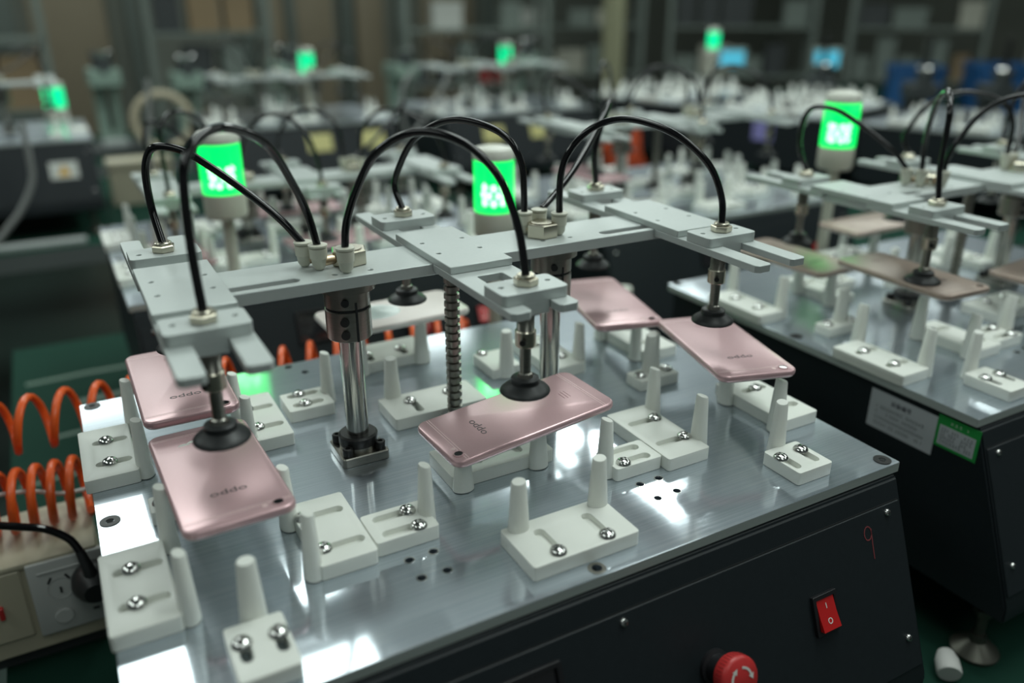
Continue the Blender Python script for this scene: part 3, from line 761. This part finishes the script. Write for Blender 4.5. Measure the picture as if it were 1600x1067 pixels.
rb = plate(circ(0, 0, .0125, 26), [circ(0, 0, .0115, 26)], 0, .0005); bmesh.ops.transform(rb, matrix=R(PI / 2, 'X'), verts=rb.verts)
obj('pin_ring', rb, 'outlet', sk, loc=(-.0085, 0, .009))
for dx, dz in ((.0255, -.016), (.035, -.016), (.018, -.026)):
    obj('pin_slot', box(-.003, .003, -.0006, .001, -.0012, .0012), 'black_gap', sk, loc=(dx, 0, dz))
sp = obj('switch_panel', box(-.030, .028, -.003, .002, -.04, .04, .002, 1), 'beige', tr, loc=(-.014, -.047, H0 - .186))
obj('red_indicator', box(-.0022, .0022, -.006, 0, -.007, .007, .001, 1), 'red', sp, loc=(.005, -.002, -.002))

plug = thing('power_plug', 'black mains plug with cable in the white socket at the left edge', 'plug', (-.325, .192, -.170))
pb = lathe([(.019, 0), (.0205, .004), (.0205, .014), (.016, .024), (.010, .032)], 24); bmesh.ops.transform(pb, matrix=R(PI / 2, 'X'), verts=pb.verts)
obj('plug_body', pb, 'rubber', plug)
obj('strain_relief', tube(spline([(0, -.02, .008), (-.002, -.018, .022), (-.006, -.012, .040)], 6), lambda k: .0072 - .003 * k, 12), 'rubber', plug)
obj('cord', tube(spline([(-.006, -.012, .040), (-.013, -.006, .053), (-.030, .0, .066), (-.052, .004, .074), (-.085, .01, .083), (-.16, .03, .090)], 8), .0038, 10), 'hose', plug)

def helix(x0, x1, y, z, r, pitch, tr_, label, extra_a=None, extra_b=None, ph0=0.0, sag=0.0):
    n = int((x1 - x0) / pitch * 20); pts = []
    for i in range(n + 1):
        x = x0 + (x1 - x0) * i / n; a = ph0 + 2 * PI * (x - x0) / pitch
        pts.append(Vector((x + .35 * pitch * math.sin(a) * .3, y + r * math.sin(a), z + r * math.cos(a) + sag * math.sin(PI * i / n))))
    if extra_b: pts += extra_b
    return tag(obj('coiled_air_hose', tube(pts, tr_, 10), 'orange'), label, 'hose', 'orange coiled hoses')
helix(-.62, .158, .315, -.046, .0275, .0335, .0040, 'orange coiled air hose stretched along the rear of the nearest machine', ph0=.6,
      extra_b=[Vector((.17, .345, -.04)), Vector((.182, .36, -.07)), Vector((.185, .37, -.15)), Vector((.185, .38, TABLE_Z + .005))])
helix(-.60, -.314, .262, -.1045, .030, .0172, .0042, 'tightly wound orange air hose lying on the beige cable trunking', ph0=.2)
wc = obj('signal_cable', tube(spline([(-.62, .262, -.118), (-.50, .258, -.110), (-.42, .266, -.096), (-.37, .258, -.094), (-.34, .262, -.108), (-.312, .266, -.112)], 8), .0022, 8), 'outlet')
tag(wc, 'thin white cable running through the tight orange coil', 'cable')
rag = obj('rubber_stopper', lathe([(.011, 0), (.012, .003), (.0115, .016), (.008, .026), (.002, .029)], 18), 'glove_white', loc=(.408, -.262, TABLE_Z + .0115), rot=(0, PI / 2 - .2, .8))  # rounded stand-in for a small white thing of unknown kind
tag(rag, 'small white stopper lying on the green mat between the two front machines', 'stopper')

# ------------------------------------------------------------------ stack lights near
stack_light(-.088, .553, .159, 'green lit stack light at the left, behind the left hoses', r=.0283, base_z=0.0)
stack_light(.205, .325, .148, 'green lit stack light behind the middle arm of the nearest machine')
stack_light(.778, .278, .191, 'green lit stack light behind the right-hand machine')

# ------------------------------------------------------------------ second row: machines at the left rear
for dx, dy, dzf, nm, sh in ((-.475, 2.33, -.03, 'far left dark machine with the caution label', 'far caution machine'), (.46, 2.30, -.04, 'far dark machine with yellow labels above the left hoses', 'far yellow-label machine'), (1.22, 2.26, -.03, 'far dark machine with yellow labels behind the middle hoses', 'far pale-label machine')):
    mm = machine_copy(dx, dy, dzf, nm, 'pale lifting frame of the ' + nm, sh, ['b2', 'b3', 'b5', 'b6', 'b9', 'b10', 'b16', 'b17'])
    for ch in list(mm.children):
        if ch.name.split('.')[0] in ('emergency_stop', 'rocker_switch', 'display_frame'):
            for g in list(ch.children): bpy.data.objects.remove(g)
            bpy.data.objects.remove(ch)
    if dx < 0:
        lb = obj('caution_label', box(-.036, .036, -.024, .024, 0, .0006), 'white_box', mm, smooth=0); lb.matrix_local = PANEL @ T(.215, -.075, .0015)
        v = new(); f = [v.verts.new(p) for p in ((-.018, -.016, .0008), (.018, -.016, .0008), (0, .017, .0008))]; v.faces.new(f)
        obj('warning_triangle', v, 'label_orange', lb, smooth=0)
    elif dx < 1:
        for x in (.02, .2):
            lb = obj('yellow_label', box(-.04, .04, -.028, .028, 0, .0006), 'label_yellow', mm, smooth=0); lb.matrix_local = PANEL @ T(x, -.05, .0015)
    else:
        for x in (-.13, .06):
            lb = obj('yellow_label', box(-.04, .04, -.026, .026, 0, .0006), 'label_yellow', mm, smooth=0); lb.matrix_local = PANEL @ T(x, -.06, .0015)
RZ = math.radians(15.4)
for i, (dx, dy, nm, sh) in enumerate(((2.40, 1.11, 'nearest machine of the right-hand rear row', 'right rear row nearest'), (2.245, 1.69, 'middle machine of the right-hand rear row, violet label', 'right rear row middle'), (2.09, 2.27, 'farthest machine of the right-hand rear row', 'right rear row farthest'))):
    mm = machine_copy(dx, dy, 0, 'dark bench machine, ' + nm, None, sh, ALL if i else ['b1', 'b2', 'b19', 'b4', 'b18'], RZ)
    if i == 1: side_label(mm, .02, -.06, -.10, -.035, 'label_blue', 'violet_label', [])
table(1.78, 2.92, .66, 2.75, 'green-matted worktable under the right-hand rear row of machines')

# ------------------------------------------------------------------ farther back
table(-.9, 2.9, 3.25, 4.15, 'long worktable carrying the bench presses at the left rear')
table(2.95, 4.1, 1.3, 3.95, 'worktable carrying the presses with black rods at the right rear')
table(4.55, 5.6, 1.6, 4.2, 'worktable carrying the blue crates at the right rear')
def bench_press(x, y, label, rz=0.0, tall=.34, rod=.10, col='press_green'):
    t = thing('bench_press', label, 'press', (x, y, TABLE_Z), rz, 'pneumatic bench presses')
    obj('base', box(-.13, .13, -.12, .14, 0, .035, .004, 1), 'dark_grey', t)
    obj('column', box(-.05, .05, .05, .13, .035, tall, .006, 1), col, t)
    obj('head', box(-.065, .065, -.06, .13, tall - .075, tall, .008, 1), col, t)
    obj('cylinder', cyl(.042, tall - .02, tall + .055, 20, .003), 'dark_grey', t, loc=(0, -.02, 0))
    obj('cylinder_cap', cyl(.046, tall + .055, tall + .075, 22, .004), 'chrome', t, loc=(0, -.02, 0))
    if rod: obj('rod', cyl(.012, tall + .075, tall + .075 + rod, 12, .002), 'oxide', t, loc=(0, -.02, 0))
    obj('ram', cyl(.013, .10, tall - .075, 12), 'steel', t, loc=(0, -.02, 0))
    obj('die', box(-.05, .05, -.07, .03, .035, .06, .003, 1), 'alu', t)
    return t
for k, (x, y, l, rod) in enumerate(((-.02, 3.55, 'pale green bench press at the far left, left of the cream tube loop', 0), (.33, 3.6, 'pale green bench press right of the cream tube loop', 0), (.80, 3.6, 'pale green bench press behind the second green lamp', 0), (1.42, 3.65, 'pale green bench press with silver cap, behind the middle hoses', 0), (2.15, 3.65, 'pale green bench press behind the third green lamp', 0))):
    bench_press(x, y, l, 0, .36 - .03 * (k % 2), rod)
for x, y, l in ((2.98 + .22, 2.45, 'dark press with a black rod, left of the three at the right rear'), (3.42, 2.03, 'dark press with a black rod, middle of the three at the right rear'), (3.66, 1.80, 'dark press with a black rod, rightmost of the three at the right rear')):
    bench_press(x, y, l, -.7, .27, .13, 'dark_grey')
lp = tube([(0.115 * math.cos(a), 0, .13 + .115 * math.sin(a)) for a in [math.radians(d) for d in range(-80, 262, 8)]], .017, 10)
tag(obj('tube_loop', lp, 'cream_tube', loc=(.17, 3.36, TABLE_Z + .017), rot=(0, 0, -.15)), 'cream ribbed tube bent in a loop between two pale green presses', 'tube')
stack_light(-.241, 2.62, .067, 'green lit stack light at the far left, behind the caution label machine', far=True, r=.0335)
stack_light(.575, 2.46, .160, 'green lit stack light above the left hoses, second table', base_z=0.0, far=True)
stack_light(1.33, 2.36, .170, 'green lit stack light above the middle arm, second table', base_z=0.0, far=True, r=.026)
stack_light(2.33, 2.30, .205, 'round green lamp at the right rear beside a cyan screen', base_z=0.0, far=True, r=.026)
for x, y, l in ((3.03, 2.92, 'small lit cyan screen right of the round green lamp'), (3.45, 2.65, 'small lit cyan screen above the white rag, left of the black rods')):
    t = thing('monitor', l, 'screen', (x, y, TABLE_Z), -.75, 'small cyan screens')
    obj('stand', many(box(-.06, .06, -.04, .04, 0, .01, .002, 1), box(-.012, .012, -.008, .008, .01, .3)), 'dark_grey', t)
    obj('housing', box(-.075, .075, -.016, .012, .29, .40, .005, 1), 'grey_frame', t)
    obj('lit_screen', box(-.062, .062, -.0175, -.0155, .305, .385), 'screen_cyan', t)
bag = new(); 
for i, (r_, z) in enumerate(((.07, 0), (.085, .03), (.08, .09), (.06, .15), (.035, .20))): pass
bag = lathe([(.075, 0), (.088, .03), (.08, .10), (.058, .16), (.02, .205)], 14, 1.0, .62)
for v in bag.verts: v.co.x += .018 * math.sin(v.co.z * 40 + v.co.y * 30) + .12 * max(0, v.co.z - .08)
tag(obj('plastic_bag', bag, 'orange_bag', loc=(1.66, 2.02, TABLE_Z), rot=(0, 0, -.5)), 'bright orange-red plastic bag standing behind the right rear hose', 'bag')
rg = lathe([(.09, 0), (.10, .03), (.085, .07), (.05, .10), (.01, .11)], 14, 1.0, .8)
for v in rg.verts: v.co.x += .012 * math.sin(v.co.y * 60); v.co.z += .012 * math.sin(v.co.x * 55) * (v.co.z > .02)
tag(obj('rag_bundle', rg, 'glove_white', loc=(3.1, 2.15, TABLE_Z)), 'white rag bundle on the table left of the black-rod presses', 'cloth')  # plain bundle added in place of an unidentified white shape
def crate(x, y, rz, label, sx=.42, sy=.3, h=.24):
    t = thing('storage_crate', label, 'crate', (x, y, TABLE_Z), rz, 'blue crates')
    bm = plate(rrect(-sx / 2, sx / 2, -sy / 2, sy / 2, .02, 3), [rrect(-sx / 2 + .012, sx / 2 - .012, -sy / 2 + .012, sy / 2 - .012, .015, 3)], .006, h)
    obj('walls', bm, 'blue', t); obj('bottom', box(-sx / 2 + .01, sx / 2 - .01, -sy / 2 + .01, sy / 2 - .01, 0, .008), 'blue', t)
    obj('rim', plate(rrect(-sx / 2 - .012, sx / 2 + .012, -sy / 2 - .012, sy / 2 + .012, .025, 3), [rrect(-sx / 2, sx / 2, -sy / 2, sy / 2, .02, 3)], h - .03, h), 'blue', t)
crate(4.75, 3.05, .75, 'blue plastic crate left behind the middle black rod')
crate(4.95, 2.60, .8, 'blue plastic crate between the two right black rods', .5, .32, .27)
crate(5.15, 2.15, .85, 'blue plastic crate at the upper right corner of the photo', .5, .34, .32)

pil = obj('pillar', box(-.06, .06, -.06, .06, 0, 1.75 - FLOOR_Z, .006, 1), 'pillar', loc=(3.55, 4.75, FLOOR_Z)); pil['kind'] = 'structure'
cab = thing('metal_cabinet', 'tall pale grey cabinet at the upper right behind the blue crates', 'cabinet', (6.9, 2.75, FLOOR_Z), -1.0)
obj('cabinet_body', box(-.72, .72, 0, .5, 0, 1.9, .01, 1), 'white_box', cab)
for sx in (-1, 1):
    d = obj('door', box(min(0.01 * sx, 0.715 * sx), max(.01 * sx, 0.715 * sx), -.02, 0, .08, 1.88, .006, 1), 'white_box', cab)
    obj('door_handle', box(.06 * sx - .012, .06 * sx + .012, -.045, -.02, .9, 1.05, .004, 1), 'dark_grey', d)

def rack(x, y, rz, wdt, where, levels=(.35, .78, 1.18, 1.6), seed=1, cols=('white_box', 'carton', 'dark_grey', 'grey_frame', 'ivory')):
    rnd = random.Random(seed)
    t = thing('storage_rack', 'grey steel storage rack ' + where, 'rack', (x, y, FLOOR_Z), rz, 'storage racks')
    for a in (-1, 1):
        for b in (0, 1): obj('upright', box(a * wdt / 2 - .02, a * wdt / 2 + .02, b * .4, b * .4 + .04, 0, 1.75), 'grey_frame', t)
    for h in levels: obj('shelf', box(-wdt / 2, wdt / 2, 0, .44, h - .02, h), 'grey_frame', t)
    names = {'white_box': 'white', 'carton': 'brown', 'dark_grey': 'dark grey', 'grey_frame': 'grey-green', 'ivory': 'ivory', 'blue': 'blue', 'red_cloth': 'dark red'}
    ordn = ('lowest', 'second', 'third', 'top')
    nth = ('first', 'second', 'third', 'fourth', 'fifth', 'sixth', 'seventh', 'eighth')
    for li, h in enumerate(levels):
        p = -wdt / 2 + .05; cnt = 0
        while p < wdt / 2 - .12:
            bw = rnd.uniform(.10, .26); bh = rnd.uniform(.12, .32); bd = rnd.uniform(.2, .34); c = rnd.choice(cols)
            if p + bw > wdt / 2 - .04: break
            if rnd.random() < .82:
                lx, ly = p + bw / 2, .05 + bd / 2
                cc, ss = math.cos(rz), math.sin(rz)
                o = thing('carton', f'{names[c]} carton, {nth[cnt]} from left, {ordn[li]} shelf, rack {where}', 'carton', (x + cc * lx - ss * ly, y + ss * lx + cc * ly, FLOOR_Z + h + .001), rz, f'cartons on the rack {where}'); cnt += 1
                obj('box_body', box(-bw / 2, bw / 2, -bd / 2, bd / 2, 0, bh - .02, .003, 1), c, o)
                obj('box_lid', box(-bw / 2 - .004, bw / 2 + .004, -bd / 2 - .004, bd / 2 + .004, bh - .05, bh, .003, 1), c, o)
            p += bw + rnd.uniform(.02, .06)
rack(-.55, 5.2, .0, .7, 'at the upper left corner', seed=2, cols=('dark_grey', 'grey_frame', 'carton'))
rack(.85, 5.8, -.1, .8, 'right of the cream tube loop', seed=3, cols=('grey_frame', 'carton', 'ivory', 'dark_grey'))
rack(2.75, 5.4, -.3, 1.1, 'behind the third green lamp', seed=5, cols=('white_box', 'dark_grey', 'red_cloth', 'grey_frame', 'white_box'))
rack(3.95, 5.9, -.5, 1.2, 'behind the olive pillar', seed=7, cols=('white_box', 'ivory', 'white_box', 'grey_frame'))
rack(5.08, 5.02, -.7, 1.2, 'behind the round green lamp', seed=8, cols=('grey_frame', 'dark_grey', 'carton', 'ivory'))
rack(6.0, 4.0, -.95, 1.0, 'left of the tall pale cabinet', seed=11, cols=('grey_frame', 'ivory', 'dark_grey', 'carton'))

# loose cables and small things between the rows
for pts, l, r_ in (([(-.335, 1.90, .075), (-.335, 1.90, -.008), (-.341, 1.90, -.075), (-.376, 1.90, -.14), (-.416, 1.90, -.187), (-.47, 1.90, -.235), (-.6, 1.9, -.30)], 'pale grey cable hanging before the far left machine with the caution label', .0075),
                   ([(-.01, 2.0, .16), (-.015, 2.0, .10), (-.021, 2.0, .05), (-.035, 2.0, -.03), (-.05, 2.0, -.26)], 'pale grey cable hanging right of the far left machine', .007),
                   ([(.763, 1.93, .16), (.727, 1.93, .11), (.721, 1.93, .02), (.75, 1.93, -.08), (.80, 1.95, -.26)], 'pale grey cable hanging in front of the far machines, above the middle arm', .006),
                   ([(.90, 1.95, .15), (.86, 1.95, .08), (.80, 1.95, .0), (.70, 1.95, -.10), (.62, 1.96, -.26)], 'pale grey slanting cable in front of the far machines', .006)):
    tag(obj('hanging_cable', tube(spline(pts, 6), r_, 8), 'grey_cable'), l, 'cable', 'pale grey hanging cables')
tag(obj('metal_strip', box(-.42, .42, -.02, .02, 0, .012, .001, 1), 'pale_strip', loc=(-.66, 1.975, TABLE_Z + .0005), rot=(0, 0, .0)), 'pale metal strip lying along the table edge at the left', 'strip')

d2 = thing('cable_trunking', 'short beige cable trunking in the gap right of the far left machine', 'cable duct', (-.03, 2.45, TABLE_Z))
obj('duct_body', box(-.10, .10, -.046, .05, .0, H0 - .146, .002, 1), 'beige', d2)
obj('duct_cover', box(-.102, .102, -.05, .052, H0 - .147, H0 - .125, .002, 2), 'beige', d2)
ab = thing('glue_bottle', 'amber bottle with a pale cap in the dark gap behind rear right pink phone', 'bottle', (.475, .395, TABLE_Z))
obj('bottle_body', lathe([(.017, 0), (.0185, .003), (.0185, .165), (.013, .185), (.011, .188)], 20), 'amber', ab)
obj('bottle_cap', lathe([(.0125, .187), (.0125, .212), (.0115, .214)], 20), 'ivory_cap', ab)
